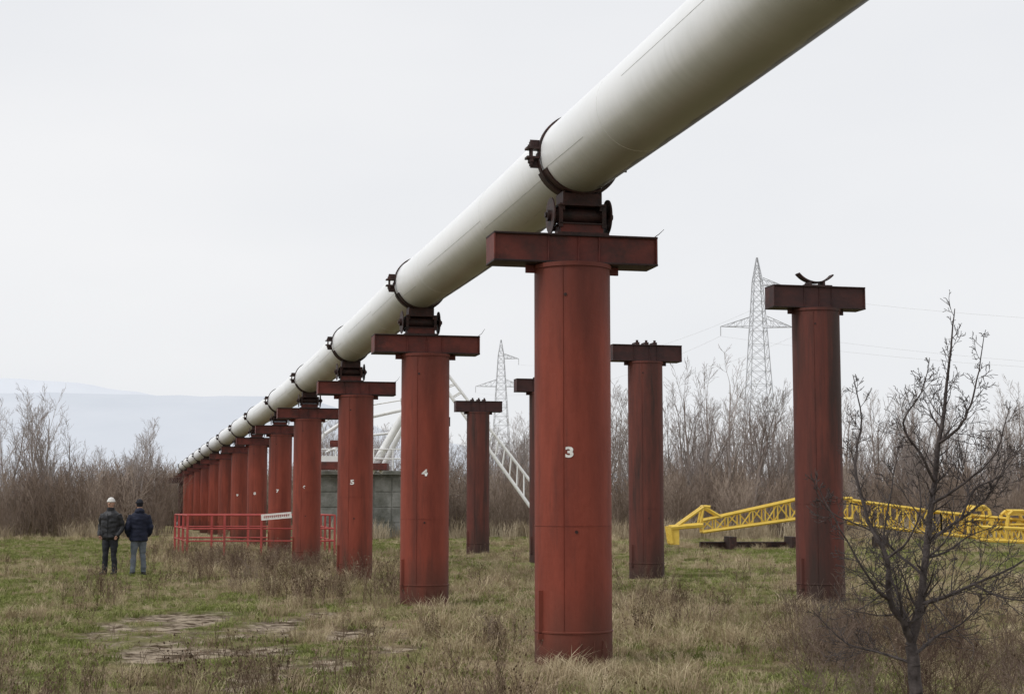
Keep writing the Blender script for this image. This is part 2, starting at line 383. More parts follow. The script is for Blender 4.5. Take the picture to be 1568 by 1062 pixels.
am = N.new('ShaderNodeAttribute'); am.attribute_name = 'mud'
ad = N.new('ShaderNodeMath'); ad.operation = 'MULTIPLY_ADD'; ad.inputs[1].default_value = 0.9; L.new(nse(1.1), ad.inputs[0])
sb = N.new('ShaderNodeMath'); sb.operation = 'SUBTRACT'; sb.inputs[1].default_value = 0.45; L.new(at.outputs['Fac'], sb.inputs[0]); L.new(sb.outputs[0], ad.inputs[2])
cl = N.new('ShaderNodeClamp'); L.new(ad.outputs[0], cl.inputs[0])
m1 = N.new('ShaderNodeMix'); m1.data_type = 'RGBA'; L.new(cl.outputs[0], m1.inputs[0]); L.new(g1, m1.inputs[6]); L.new(g2, m1.inputs[7])
m2 = N.new('ShaderNodeMix'); m2.data_type = 'RGBA'; L.new(am.outputs['Fac'], m2.inputs[0]); L.new(m1.outputs[2], m2.inputs[6]); L.new(md, m2.inputs[7])
L.new(m2.outputs[2], bs.inputs['Base Color'])
bp = N.new('ShaderNodeBump'); bp.inputs['Strength'].default_value = 1.0; bp.inputs['Distance'].default_value = 0.12
L.new(nse(6), bp.inputs['Height']); L.new(bp.outputs[0], bs.inputs['Normal'])
me.materials.append(gm)

# ------------------------------------------------------------------ hills (far ridges)
def ridge(name, mat, y0, prof, seed, x0=-3600, x1=3600):
    rb = MB(); NS = 200; rows = []
    for k, (dy, fz) in enumerate([(-900,0),(-600,.35),(-300,.72),(0,1.0),(500,.8),(1200,0)]):
        r = []
        for i in range(NS+1):
            x = x0+(x1-x0)*i/NS; z = prof[-1][1]
            for q in range(len(prof)-1):
                if prof[q][0] <= x <= prof[q+1][0]:
                    t = (x-prof[q][0])/(prof[q+1][0]-prof[q][0]); t = t*t*(3-2*t); z = prof[q][1]*(1-t)+prof[q+1][1]*t
            z = z*fz + (10*nz2(x, dy, 0.004, seed)+4*nz2(x,dy,0.015,seed+1)+1.5*nz2(x,dy,.06,seed))*fz*min(1,z/80)
            r.append((x, y0+dy, z-2))
        rows.append(r)
    for r in rows: rb.v.extend(Vector(p) for p in r)
    for a in range(len(rows)-1):
        for i in range(NS):
            rb.f.append((a*(NS+1)+i, a*(NS+1)+i+1, (a+1)*(NS+1)+i+1, (a+1)*(NS+1)+i)); rb.m.append(0)
    rb.obj(name, mat, smooth=True)
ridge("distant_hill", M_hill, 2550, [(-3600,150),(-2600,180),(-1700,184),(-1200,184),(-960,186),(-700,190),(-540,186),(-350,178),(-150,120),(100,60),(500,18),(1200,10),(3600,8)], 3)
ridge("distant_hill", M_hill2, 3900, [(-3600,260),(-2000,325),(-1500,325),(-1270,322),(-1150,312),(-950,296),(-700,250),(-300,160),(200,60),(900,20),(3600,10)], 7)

# ------------------------------------------------------------------ support pillars
def pillar_mesh(mat, top, R=0.40, beamL=1.77, beamH=0.31, parent=None, seed=0, bmat=None):
    rng = random.Random(seed)
    m = MB(); n = 48
    zs = [-0.5, 0.33, 0.335, 0.35, 0.355, 1.8, 3.0, top-beamH-0.03, top-beamH-0.004]
    rs = [R, R, R+.009, R+.009, R-0.002, R-.002, R-.002, R-.002, R-.002]
    m.loft([[(r*math.cos(2*math.pi*i/n), r*math.sin(2*math.pi*i/n), z) for i in range(n)] for z, r in zip(zs, rs)])
    a = rad(-90-29); m.tube((R*math.cos(a), R*math.sin(a), .36), (R*math.cos(a), R*math.sin(a), top-beamH-.05), .005, n=6)
    a = rad(80); m.tube((R*math.cos(a), R*math.sin(a), .36), (R*math.cos(a), R*math.sin(a), top-beamH-.05), .005, n=6)
    zc = top-beamH-0.05
    m.loft([[( (R+.012)*math.cos(2*math.pi*i/n), (R+.012)*math.sin(2*math.pi*i/n), z) for i in range(n)] for z in (zc, zc+.043)])
    zc = 1.35+rng.uniform(-.2,.9)
    for i in range(n):
        m.tube(((R)*math.cos(2*math.pi*i/n), (R)*math.sin(2*math.pi*i/n), zc), ((R)*math.cos(2*math.pi*(i+1)/n), (R)*math.sin(2*math.pi*(i+1)/n), zc), .0035, n=4, cap=False)
    a = rad(180+20); m.box((R*math.cos(a)*1.02, R*math.sin(a)*1.02, .55), (.05,.05,.42))
    m.box((R*math.cos(a)*1.02, R*math.sin(a)*1.02, .3), (.07,.07,.06))
    for aa in (-78,-62,-100):
        a = rad(aa); a2 = rad(aa+5); m.tube((R*1.005*math.cos(a), R*1.005*math.sin(a), -.1), (R*1.01*math.cos(a2), R*1.01*math.sin(a2), .26), .008, n=5)
    c = m.obj("column", mat, parent); smooth_angle(c, 35)
    hb = MB()
    for (ha, hz) in ((-115, top-.66), (-100, 1.35)):
        a = rad(ha); hb.tube((R*.985*math.cos(a), R*.985*math.sin(a), hz), ((R+.003)*math.cos(a), (R+.003)*math.sin(a), hz), .017, n=12)
    hb.obj("drilled_hole", M_dark, parent)
    b = MB(); hl = beamL/2; hd = 0.20
    b.box((0,0,top-beamH/2), (beamL-.03, 2*hd-.07, beamH-.03))
    for sx in (-1,1): b.box((sx*(hl-.012), 0, top-beamH/2), (.018, 2*hd-.006, beamH-.038))
    for gx in (-.30, .26, .02):
        b.box((gx+rng.uniform(-.04,.04), -hd+.028, top-beamH/2), (.012, .02, beamH-.045))
    for sx in (-1,1): b.box((sx*(R+.05), 0, top-beamH-.045), (.11,.02,.085))
    b.box((0,0,top-.011), (beamL, 2*hd, .022), mi=1); b.box((0,0,top-beamH+.011), (beamL, 2*hd, .022), mi=1)
    o = b.obj("crossbeam", [bmat or M_beam, M_flange], parent); bevel(o, .004)
    return c
def arc_plate(m, c, r0, r1, a0, a1, wy, n=18, mi=0):
    rings = []
    for i in range(n+1):
        a = a0+(a1-a0)*i/n; ca, sa = math.cos(a), math.sin(a)
        rings.append([(c[0]+r0*ca, c[1]-wy/2, c[2]+r0*sa), (c[0]+r1*ca, c[1]-wy/2, c[2]+r1*sa), (c[0]+r1*ca, c[1]+wy/2, c[2]+r1*sa), (c[0]+r0*ca, c[1]+wy/2, c[2]+r0*sa)])
    m.loft(rings, mi)
def saddle(parent, ox):
    m = MB(); z0 = BT
    m.box((ox,0,z0+.012), (.56,.36,.024)); m.box((ox,0,z0+.07), (.46,.26,.09), mi=1); m.box((ox,0,z0+.122), (.50,.30,.014))
    m.tube((ox-.27,0,z0+.225),(ox+.27,0,z0+.225), .085, n=20)
    m.tube((ox-.37,0,z0+.225),(ox+.37,0,z0+.225), .03, n=12)
    for sx in (-1,1):
        m.tube((ox+sx*.30,0,z0+.22),(ox+sx*.315,0,z0+.22), .19, n=28)
        m.tube((ox+sx*.315,0,z0+.22),(ox+sx*.35,0,z0+.22), .06, n=14)
        m.box((ox+sx*.20,0,z0+.36), (.02,.30,.20))
        for sy in (-1,1): m.box((ox+sx*.235,sy*.14,z0+.2), (.045,.02,.24))
    m.box((ox,0,z0+.318), (.50,.34,.022)); m.box((ox,0,z0+.37), (.34,.05,.10)); m.box((ox,-.15,z0+.385), (.40,.02,.11)); m.box((ox,.15,z0+.385), (.40,.02,.11))
    c = (ox,0,PZ)
    arc_plate(m, c, PR+.004, PR+.022, rad(205), rad(335), .34)
    arc_plate(m, c, PR+.004, PR+.026, rad(-4), rad(184), .07, 36)
    arc_plate(m, c, PR+.022, PR+.040, rad(180), rad(360), .07, 36)
    for sx in (-1,1):
        for zz in (-.05,.05):
            m.box((ox+sx*(PR+.085),0,PZ+zz), (.14,.12,.022))
        m.box((ox+sx*(PR+.06),.0,PZ+.10), (.10,.015,.09)); m.box((ox+sx*(PR+.06),0,PZ-.11), (.10,.015,.09))
        for sy in (-.035,.035):
            m.tube((ox+sx*(PR+.10),sy,PZ-.13),(ox+sx*(PR+.10),sy,PZ+.13), .013, n=8)
            m.tube((ox+sx*(PR+.10),sy,PZ+.062),(ox+sx*(PR+.10),sy,PZ+.10), .026, n=6)
            m.tube((ox+sx*(PR+.10),sy,PZ-.10),(ox+sx*(PR+.10),sy,PZ-.062), .026, n=6)
    o = m.obj("roller_saddle", [M_dark, M_beam], parent); smooth_angle(o, 35)
for k in sorted(row):
    x, y = row[k]
    e = empty("pipe_support_pillar", (x, y, 0), ROT)
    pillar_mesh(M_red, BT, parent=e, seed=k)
    saddle(e, (pipex[k]-x)/math.cos(ROT)*1.0)
    if k in NUM:
        o = bpy.data.objects.new("painted_numeral", NUM[k]); S.collection.objects.link(o); o.parent = e
    if k in (3,4,5):
        t = MB(); t.tube((.86,-.1,BT),(.93,-.1,BT+.05),.005,n=4); t.tube((.93,-.1,BT+.05),(.98,-.12,BT+.10 if k==3 else BT+.13),.005,.003,n=4)
        t.obj("bent_wire", M_dark, e)
row2 = [(5.13,26.3),(3.06,35.9),(0.90,45.5),(-1.19,55.0),(-3.4,64.7)]
for i, (x, y) in enumerate(row2):
    e = empty("unused_support_pillar", (x, y, 0), ROT)
    T = 5.30
    pillar_mesh(M_redd, T, parent=e, seed=40+i, beamL=1.66, beamH=.38, bmat=M_beamd)
    m = MB()
    if i in (0,):
        m.box((0,0,T+.012), (.5,.3,.024)); m.box((-.12,0,T+.05),(.02,.26,.07)); m.box((.12,0,T+.05),(.02,.26,.07))
        arc_plate(m, (0,0,T+.49), .40, .425, rad(220), rad(318), .16)
    else:
        for dx in (-.22,0.0,.2):
            m.box((dx,0,T+.03),(.09,.3,.06)); m.tube((dx,-.1,T+.06),(dx,-.1,T+.11),.03,n=8)
    m.obj("bare_cradle", M_dark, e)

# ------------------------------------------------------------------ pipeline
axis = [Vector((pipex[2]+2.17, row[2][1]-SP, PZ))] + [Vector((pipex[k], row[k][1], PZ)) for k in sorted(row)]
pts = []
for a, b in zip(axis[:-1], axis[1:]):
    nn = 14
    for i in range(nn): pts.append(a.lerp(b, i/nn)+Vector((0,0,-0.03*math.sin(math.pi*i/nn))))
pts.append(axis[-1])
last = axis[-1]; dirn = (axis[-1]-axis[-2]).normalized()
c0 = last+dirn*1.5; Rb = 1.4
for i in range(1, 9):
    a = rad(90)*i/8; pts.append(c0+dirn*(Rb*math.sin(a))+Vector((0,0,-Rb*(1-math.cos(a)))))
pts.append(pts[-1]+Vector((0,0,-4.2)))
pm_ = MB(); rings = []; n = 72
for i, p in enumerate(pts):
    t = (pts[min(i+1,len(pts)-1)]-pts[max(i-1,0)]).normalized()
    side = Vector((dirn.y, -dirn.x, 0)); up = side.cross(t).normalized()
    rings.append([p+side*(PR*math.cos(2*math.pi*j/n))+up*(PR*math.sin(2*math.pi*j/n)) for j in range(n)])
pm_.loft(rings)
pipe_e = empty("white_pipeline")
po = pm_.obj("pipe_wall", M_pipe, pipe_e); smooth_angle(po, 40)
sb_ = MB()
rng = random.Random(4)
for si, (a, b) in enumerate(zip(axis[:-1], axis[1:])):
    tdir = (b-a).normalized(); sd = Vector((tdir.y,-tdir.x,0)); up = sd.cross(tdir)
    def P(t, ang, r=PR):
        z = -0.03*math.sin(math.pi*t)
        return a.lerp(b, t)+Vector((0,0,z))+sd*(r*math.cos(ang))+up*(r*math.sin(ang))
    for t in (0.32, 0.78):
        q = 48
        for j in range(q):
            sb_.tube(P(t,2*math.pi*j/q), P(t,2*math.pi*(j+1)/q), .003, n=4, cap=False, mi=1)
    for (t0,t1,ang) in ((0.0,.32,rad(rng.uniform(195,215))),(.32,.70,rad(rng.uniform(170,205))),(.84,1,rad(rng.uniform(190,225))),(.03,.2,rad(250))):
        for j in range(8):
            u0 = t0+(t1-t0)*j/8; u1 = t0+(t1-t0)*(j+1)/8
            sb_.tube(P(u0,ang),P(u1,ang),.0022,n=4,cap=False)
sb_.obj("weld_seams", [M_seam, M_white], pipe_e)

# ------------------------------------------------------------------ branches
def branch(m, rng, p, d, Ln, r, lvl, P):
    ns = P['ns'][lvl]; q = Vector(p); d = Vector(d)
    for i in range(ns):
        t0, t1 = i/ns, (i+1)/ns
        d = (d+Vector((rng.uniform(-1,1),rng.uniform(-1,1),rng.uniform(-.6,.6)))*P['wob'][lvl]+Vector((0,0,P['up'][lvl]))).normalized()
        e = q+d*Ln/ns
        m.tube(q, e, max(P['rm'], r*(1-t0*.8)), max(P['rm'], r*(1-t1*.8)), n=P['n'][lvl], cap=False)
        if lvl+1 < len(P['ns']) and t1 > P['st'][lvl]:
            for _ in range(P['ch'][lvl]):
                if rng.random() > .9: continue
                o = d.orthogonal().normalized(); o.rotate(Matrix.Rotation(rng.uniform(0,6.283),3,d))
                a = rad(rng.uniform(*P['ang'][lvl])); nd = d*math.cos(a)+o*math.sin(a)
                branch(m, rng, e, nd, Ln*rng.uniform(*P['len'][lvl])*(1.15-.55*t1), max(P['rm'], r*(1-t1*.8)*.6), lvl+1, P)
        q = e

# sapling in the right foreground
sp = MB(); rng = random.Random(21); LX, LY = 2.78, 11.0
PQ = dict(ns=[5,3,2], wob=[.20,.22,.2], up=[.08,.09,.1], rm=.0021, n=[4,3,3], st=[.15,.2], ch=[1,1], ang=[(30,65),(30,60)], len=[(.4,.7),(.4,.7)], r0=.01)
def limb(pts_, r0, r1, tw=.5, dens=2):
    P_ = [Vector(p) for p in pts_]; fine = []
    for i in range(len(P_)-1):
        a = P_[max(i-1,0)]; b = P_[i]; c = P_[i+1]; d = P_[min(i+2,len(P_)-1)]
        for j in range(4):
            t = j/4; fine.append(0.5*((2*b)+(c-a)*t+(2*a-5*b+4*c-d)*t*t+(3*b-a-3*c+d)*t**3)+Vector((rng.uniform(-1,1),rng.uniform(-1,1),0))*.006)
    fine.append(P_[-1]); nF = len(fine)-1
    for i in range(nF):
        ra = r0+(r1-r0)*i/nF; rb_ = r0+(r1-r0)*(i+1)/nF
        sp.tube(fine[i], fine[i+1], ra, rb_, n=8 if r0 > .012 else 6, cap=False)
        if i > 1:
            for _ in range(dens):
                if rng.random() < .25: continue
                d = (fine[i+1]-fine[i]).normalized(); o = d.orthogonal().normalized(); o.rotate(Matrix.Rotation(rng.uniform(0,6.283),3,d))
                o = Vector((o.x, o.y*.7, o.z)); a = rad(rng.uniform(35,70)); nd = d*math.cos(a)+o*math.sin(a)
                branch(sp, rng, fine[i], nd, tw*rng.uniform(.3,1.0)*(1-.8*i/nF), max(.0024, ra*.4), 0, PQ)
limb([(0,0,-.1),(.01,.0,.3),(-.02,0,.62)], .052, .042, .1, 0)
limb([(-.02,0,.62),(-.07,-.05,.76),(-.18,-.1,.94),(-.21,-.15,1.22),(-.32,-.1,1.49),(-.39,-.05,1.86),(-.33,-.02,2.18),(-.38,0,2.50)], .028, .0025, .5)
limb([(-.02,0,.62),(.05,.02,.85),(.11,.05,1.22),(.17,.06,1.63),(.23,.05,2.02),(.29,.08,2.36),(.34,.1,2.68),(.38,.1,2.98)], .034, .003, .6)
limb([(.19,.05,1.75),(.05,-.1,1.95),(-.07,-.15,2.15),(.05,-.2,2.36),(.11,-.2,2.6)], .012, .002, .4, 2)
limb([(.13,.05,1.32),(.26,.15,1.40),(.41,.2,1.49),(.64,.25,1.67),(.82,.3,1.99)], .016, .0025, .65)
limb([(.23,.05,2.02),(.34,-.05,2.12),(.41,-.1,2.28),(.47,-.12,2.52),(.52,-.15,2.8)], .012, .002, .35, 2)
limb([(.06,.02,.9),(.2,-.1,.96),(.37,-.2,1.05),(.69,-.3,1.22),(.95,-.3,1.5)], .016, .0025, .65)
limb([(-.18,-.1,.94),(-.28,-.2,1.0),(-.37,-.25,1.12),(-.55,-.3,1.42),(-.72,-.3,1.74)], .014, .002, .5)
limb([(-.07,-.05,.76),(-.02,.25,.9),(-.10,.4,1.25),(-.02,.45,1.7),(.06,.5,2.05)], .015, .002, .5)
limb([(-.21,-.15,1.22),(-.08,-.25,1.35),(.0,-.3,1.6),(-.05,-.3,1.9)], .010, .002, .4, 2)
limb([(.0,0,.55),(.2,.2,.66),(.42,.3,.75),(.7,.35,1.0)], .014, .002, .55)
limb([(-.02,0,.5),(-.2,.15,.56),(-.42,.2,.62),(-.66,.2,.85)], .012, .002, .5)
limb([(.11,.05,1.22),(.3,.25,1.25),(.5,.35,1.36),(.75,.4,1.45)], .012, .002, .55)
limb([(.17,.05,1.6),(.36,-.1,1.74),(.55,-.2,1.95),(.66,-.2,2.3)], .012, .002, .5)
limb([(.09,.05,1.1),(-.05,.2,1.25),(-.2,.3,1.4),(-.5,.35,1.55),(-.62,.35,1.8)], .011, .002, .45)
limb([(.37,-.2,1.05),(.5,-.25,.98),(.7,-.3,.95),(.9,-.3,1.05)], .010, .002, .5)
limb([(.41,.2,1.49),(.52,.2,1.7),(.7,.2,1.8),(.9,.2,2.05)], .010, .002, .5)
sap = sp.obj("bare_sapling", M_bark, smooth=True); sap.location = (LX, LY, h(LX,LY))

# ------------------------------------------------------------------ pylons and wires
def lattice(m, p0, p1, w0, w1, hh0, hh1, nb, rc, rb, side, upv, mi=0):
    p0 = Vector(p0); p1 = Vector(p1); side = Vector(side); upv = Vector(upv)
    def cor(t):
        c = p0.lerp(p1, t); w_ = (w0+(w1-w0)*t)/2; h_ = (hh0+(hh1-hh0)*t)/2
        return [c-side*w_-upv*h_, c+side*w_-upv*h_, c+side*w_+upv*h_, c-side*w_+upv*h_]
    for i in range(nb):
        A_ = cor(i/nb); B_ = cor((i+1)/nb); n_ = len(A_)
        for j in range(n_):
            k = (j+1) % n_
            m.tube(A_[j], B_[j], rc, n=5, mi=mi); m.tube(A_[j], A_[k], rb, n=4, mi=mi)
            if i % 2 == 0: m.tube(A_[j], B_[k], rb, n=4, mi=mi)
            else: m.tube(A_[k], B_[j], rb, n=4, mi=mi)
    C_ = cor(1); n_ = len(C_)
    for j in range(n_): m.tube(C_[j], C_[(j+1)%n_], rb, n=4, mi=mi)
def pylon(loc, rz):
    e = empty("electricity_pylon", loc, rz); m = MB()
    def seg(z0, z1, w0, w1, nb):
        for a in range(nb):
            za = z0+(z1-z0)*a/nb; zb = z0+(z1-z0)*(a+1)/nb; wa = (w0+(w1-w0)*a/nb)/2; wb = (w0+(w1-w0)*(a+1)/nb)/2
            A_ = [Vector((x*wa,y*wa,za)) for x,y in ((-1,-1),(1,-1),(1,1),(-1,1))]; B_ = [Vector((x*wb,y*wb,zb)) for x,y in ((-1,-1),(1,-1),(1,1),(-1,1))]
            for j in range(4):
                k = (j+1)%4
                m.tube(A_[j],B_[j],.06,n=4); m.tube(A_[j],B_[k],.032,n=3); m.tube(A_[k],B_[j],.032,n=3); m.tube(B_[j],B_[k],.032,n=3)
    seg(0,12,5.0,3.3,4); seg(12,24.0,3.3,1.9,7); seg(24.0,30.5,1.9,1.1,5); seg(30.5,33.6,1.1,.12,3)
    def arm(z, L_, w_, hz):
        sg = 1 if L_ > 0 else -1; tip = Vector((L_,0,z))
        for y in (-1,1):
            b0 = Vector((sg*w_/2, y*w_/2, z)); b1 = Vector((sg*w_/2, y*w_/2, z+hz))
            m.tube(b0, tip, .05, n=4); m.tube(b1, tip, .045, n=4)
            for t in (.25,.5,.75):
                m.tube(b0.lerp(tip,t), b1.lerp(tip,t), .025, n=3)
                m.tube(b0.lerp(tip,t), b1.lerp(tip,max(0,t-.25)), .025, n=3)
        for t in (.25,.5,.75):
            m.tube(Vector((sg*w_/2,-w_/2,z)).lerp(tip,t), Vector((sg*w_/2,w_/2,z)).lerp(tip,t), .025, n=3)
        m.tube(tip, tip-Vector((0,0,1.2)), .05, n=5)
    arm(24.6,-4.9,1.9,1.3); arm(24.6,4.6,1.9,1.3); arm(30.0,3.4,1.2,.9)
    m.obj("lattice_tower", M_galv, e); return e
pylon((31.6,200,0), rad(6)); pylon((-2.1,300,0), rad(6))
wm = MB()
def wire(a, b, sag, n=24):
    a = Vector(a); b = Vector(b); q = a
    for i in range(1, n+1):
        t = i/n; p = a.lerp(b,t)-Vector((0,0,sag*4*t*(1-t))); wm.tube(q, p, .010, n=3, cap=False); q = p
for dx, z in ((-4.9,23.4),(4.6,23.4),(3.4,28.8)):
    wire((31.6+dx,200,z), (-2.1+dx,300,z), 3); wire((31.6+dx,200,z), (200+dx,130,z+3), 9)
wm.obj("overhead_power_lines", M_wire)

# ------------------------------------------------------------------ yellow crane boom lying in the grass
cb = empty("yellow_crane_boom", (0,0,0)); m = MB(); Dc = 62.0
Yv = Vector((0,1,0)); Zv = Vector((0,0,1))
lattice(m, (7.45,Dc,.86), (11.4,Dc+.3,1.56), .9,.9,.45,.78, 8, .065,.036, Yv, Zv)
lattice(m, (11.4,Dc+.3,1.56), (13.4,Dc+.5,1.55), .9,.9,.78,.8, 4, .065,.036, Yv, Zv)
for sy in (-.42,.42):
    m.tube((6.2,Dc+sy,.80),(7.45,Dc+sy,.90),.10,n=6); m.tube((6.15,Dc+sy,.86),(6.25,Dc+sy,.2),.11,n=6)
    m.box((6.35,Dc+sy,.45),(.35,.06,.62)); m.tube((6.4,Dc+sy,.82),(7.5,Dc+sy,1.60),.06,n=6)
    m.tube((7.5,Dc+sy,1.62),(8.2,Dc+sy,1.20),.06,n=6); m.tube((7.5,Dc+sy,1.62),(7.35,Dc+sy,.9),.05,n=6); m.tube((7.5,Dc+sy,1.62),(7.75,Dc+sy,1.60),.07,n=6)
m.tube((7.5,Dc-.45,1.62),(7.5,Dc+.45,1.62),.06,n=8); m.tube((6.25,Dc-.45,.3),(6.25,Dc+.45,.3),.09,n=8)
lattice(m, (13.4,Dc+.5,1.42), (16.8,Dc+.2,.98), .95,.95,.9,.85, 7, .065,.038, Yv, Zv)
lattice(m, (16.8,Dc+.2,.98), (21.6,Dc-.6,.52), .95,.95,.85,.8, 10, .065,.038, Yv, Zv)
def arch(x, y, wid, z0, z1):
    for sy in (-.45,.45):
        m.tube((x-wid/2,y+sy,z0),(x-wid/2*.75,y+sy,z1-.15),.07,n=6); m.tube((x+wid/2,y+sy,z0),(x+wid/2*.75,y+sy,z1-.15),.07,n=6)
        m.tube((x-wid/2*.75,y+sy,z1-.15),(x-wid*.2,y+sy,z1),.07,n=6); m.tube((x+wid/2*.75,y+sy,z1-.15),(x+wid*.2,y+sy,z1),.07,n=6); m.tube((x-wid*.2,y+sy,z1),(x+wid*.2,y+sy,z1),.07,n=6)
        m.tube((x-wid/2,y+sy,(z0+z1)/2),(x+wid/2,y+sy,(z0+z1)/2),.05,n=6)
    m.box((x,y,z1-.12),(wid*.5,.9,.1))
arch(18.25,Dc-.1,.95,.6,1.62); arch(19.6,Dc-.5,1.0,.4,1.45); arch(20.7,Dc-.6,1.0,.3,1.30)
for sy in (-1.2,-2.0):
    m.tube((17.8,Dc+sy,.85),(21.2,Dc+sy-.3,.70),.07,n=6); m.tube((18.0,Dc+sy,.35),(21.2,Dc+sy-.3,.20),.07,n=6)
    for i in range(8):
        t=i/7; m.tube((17.9+3.2*t,Dc+sy-.3*t,.85-.15*t),(18.2+3.0*t,Dc+sy-.3*t,.35-.15*t),.035,n=5); m.tube((17.9+3.2*t,Dc+sy-.3*t,.85-.15*t),(17.9+3.0*t,Dc+sy-.3*t,.35-.15*t),.035,n=5)
mo = m.obj("boom_lattice", M_yel, cb); smooth_angle(mo, 40)
sl_ = MB()
for x in (8.6,11.0,14.5): sl_.box((x,Dc+.2,.2),(.25,1.8,.5))
sl_.box((9.6,Dc+1,.12),(4.2,.5,.22)); sl_.obj("timber_packing", M_dark, cb)

# ------------------------------------------------------------------ concrete abutment and white frame
cv = empty("concrete_abutment", (0,0,0)); Db = 84
m = MB()
x0, x1 = -10.22, -4.51
m.box(((x0+x1)/2, Db+2, 1.6), (x1-x0, 4, 3.4))
m.box(((x0+x1)/2-.1, Db+2, 3.42), (x1-x0+.5, 4.5, .22))
for i in range(6):
    for j in range(4):
        m.box((x0+(i+.5)*(x1-x0)/6, Db-.012, .35+j*.82), ((x1-x0)/6-.05, .04, .77))
m.box((x0-.6, Db+1.2, 1.45), (.9, 2.0, 2.9))
o = m.obj("block_wall", M_conc, cv); bevel(o, .015)
wf = empty("white_steel_frame", (0,0,0)); m = MB(); Da = 82
ap = Vector((-4.3,Da+.4,8.9))
for dy in (-.5,.5):
    m.tube(ap+Vector((0,dy,0)), Vector((1.0,Da+dy,1.55)), .085, n=8)
    m.tube(ap+Vector((.65,dy,0)), Vector((.95,Da+dy,2.95)), .07, n=8)
a0 = ap+Vector((.75,0,0))
for i in range(1,14):
    t = i/14
    for dy in (-.5,.5):
        p = (ap+Vector((0,dy,0))).lerp(Vector((1.0,Da+dy,1.55)),t); q = (a0+Vector((-.1,dy,0))).lerp(Vector((.95,Da+dy,2.95)),t)
        m.tube(p,q,.04,n=5)
        if dy < 0: m.tube(p,p+Vector((0,1,0)),.04,n=5)
m.tube(ap, (-7.4,Da,3.4), .2, n=14); m.tube(ap+Vector((0,1.2,0)), (-7.0,Da+1.2,3.4), .14, n=14)
pv = [(-10.3,4.6),(-9.9,5.4),(-9.0,6.0),(-7.6,6.3),(-5.8,6.7),(-4.0,6.9)]
for (a,b) in zip(pv[:-1],pv[1:]):
    m.tube((a[0],Da+.6,a[1]),(b[0],Da+.6,b[1]),.10,n=12); m.tube((a[0],Da+1.6,a[1]-.9),(b[0],Da+1.6,b[1]-1.1),.07,n=10)
    m.tube((a[0],Da-.3,a[1]+.55),(b[0],Da-.3,b[1]+.45),.035,n=6); m.tube((a[0],Da-.3,a[1]+.55),(a[0],Da+.6,a[1]),.03,n=5)
m.tube((-10.3,Da+.6,4.6),(-10.3,Da+.6,3.5),.10,n=12)
for z in (4.6,4.1): m.tube((-10.2,Da-.2,z),(-5.0,Da-.2,z),.035,n=6)
for i in range(6): m.tube((-10.2+i*1.0,Da-.2,3.5),(-10.2+i*1.0,Da-.2,4.6),.035,n=6)
m.box((-9.5,Da+.2,4.0),(1.2,1.0,.5))
o = m.obj("white_tubes", M_white, wf); smooth_angle(o, 40)
m = MB(); m.box((-9.4,Da+.3,3.75),(1.7,1.4,.4)); m.box((-7.0,Da+.3,3.7),(1.0,1.4,.35)); m.box((-9.2,Da+.1,4.9),(.6,.5,.35)); m.obj("rusty_brackets", M_beam, wf)

# ------------------------------------------------------------------ red railing with sign
rf = empty("red_railing", (0,0,0)); m = MB(); Dr = 53
def rail_run(a, b, nposts, hz=1.33, skip0=False, skip1=False):
    a = Vector(a); b = Vector(b)
    for i in range(nposts):
        if (skip0 and i == 0) or (skip1 and i == nposts-1): continue
        p = a.lerp(b, i/(nposts-1)); m.box((p.x,p.y,hz/2-.05),(.07,.07,hz+.1))
    for z in (hz, hz*.66, hz*.35):
        m.tube(a+Vector((0,0,z)), b+Vector((0,0,z)), .026, n=8)
rail_run((-10.9,Dr,0),(-6.0,Dr+.4,0),5); rail_run((-10.9,Dr,0),(-12.6,Dr+6,0),4,skip0=True); rail_run((-6.0,Dr+.4,0),(-7.2,Dr+6.4,0),4,skip0=True); rail_run((-12.6,Dr+6,0),(-7.2,Dr+6.4,0),5,skip0=True,skip1=True)
m.obj("rails", M_rail, rf)
sg = empty("warning_sign_board", (0,0,0)); m = MB(); rot = Matrix.Rotation(rad(-5),3,'Y'); sc_ = Vector((-7.93,Dr+.06,1.30))
m.box(sc_,(1.02,.03,.20),rot=rot); m.obj("panel", M_num, sg)
m = MB()
for i in range(13):
    m.box(sc_+Vector((0,-.02,0))+rot@Vector((-.41+i*.068,0,0)),(.022,.012,.08 if i%3 else .06),rot=rot); m.box(sc_+Vector((0,-.02,0))+rot@Vector((-.39+i*.068,-.003,.03)),(.04,.012,.015),rot=rot)
m.obj("lettering", M_rail, sg)

gt = empty("far_pipe_gantry",(0,0,0)); m = MB(); Dg = 136
m.box((-28.6,Dg,3.95),(5.4,.5,.4)); m.box((-28.6,Dg,3.7),(5.0,.6,.08))
for x in (-30.4,-28.6,-26.8): m.tube((x,Dg,-.2),(x,Dg,3.75),.22,n=14)
m.obj("gantry_frame", M_beamd, gt)

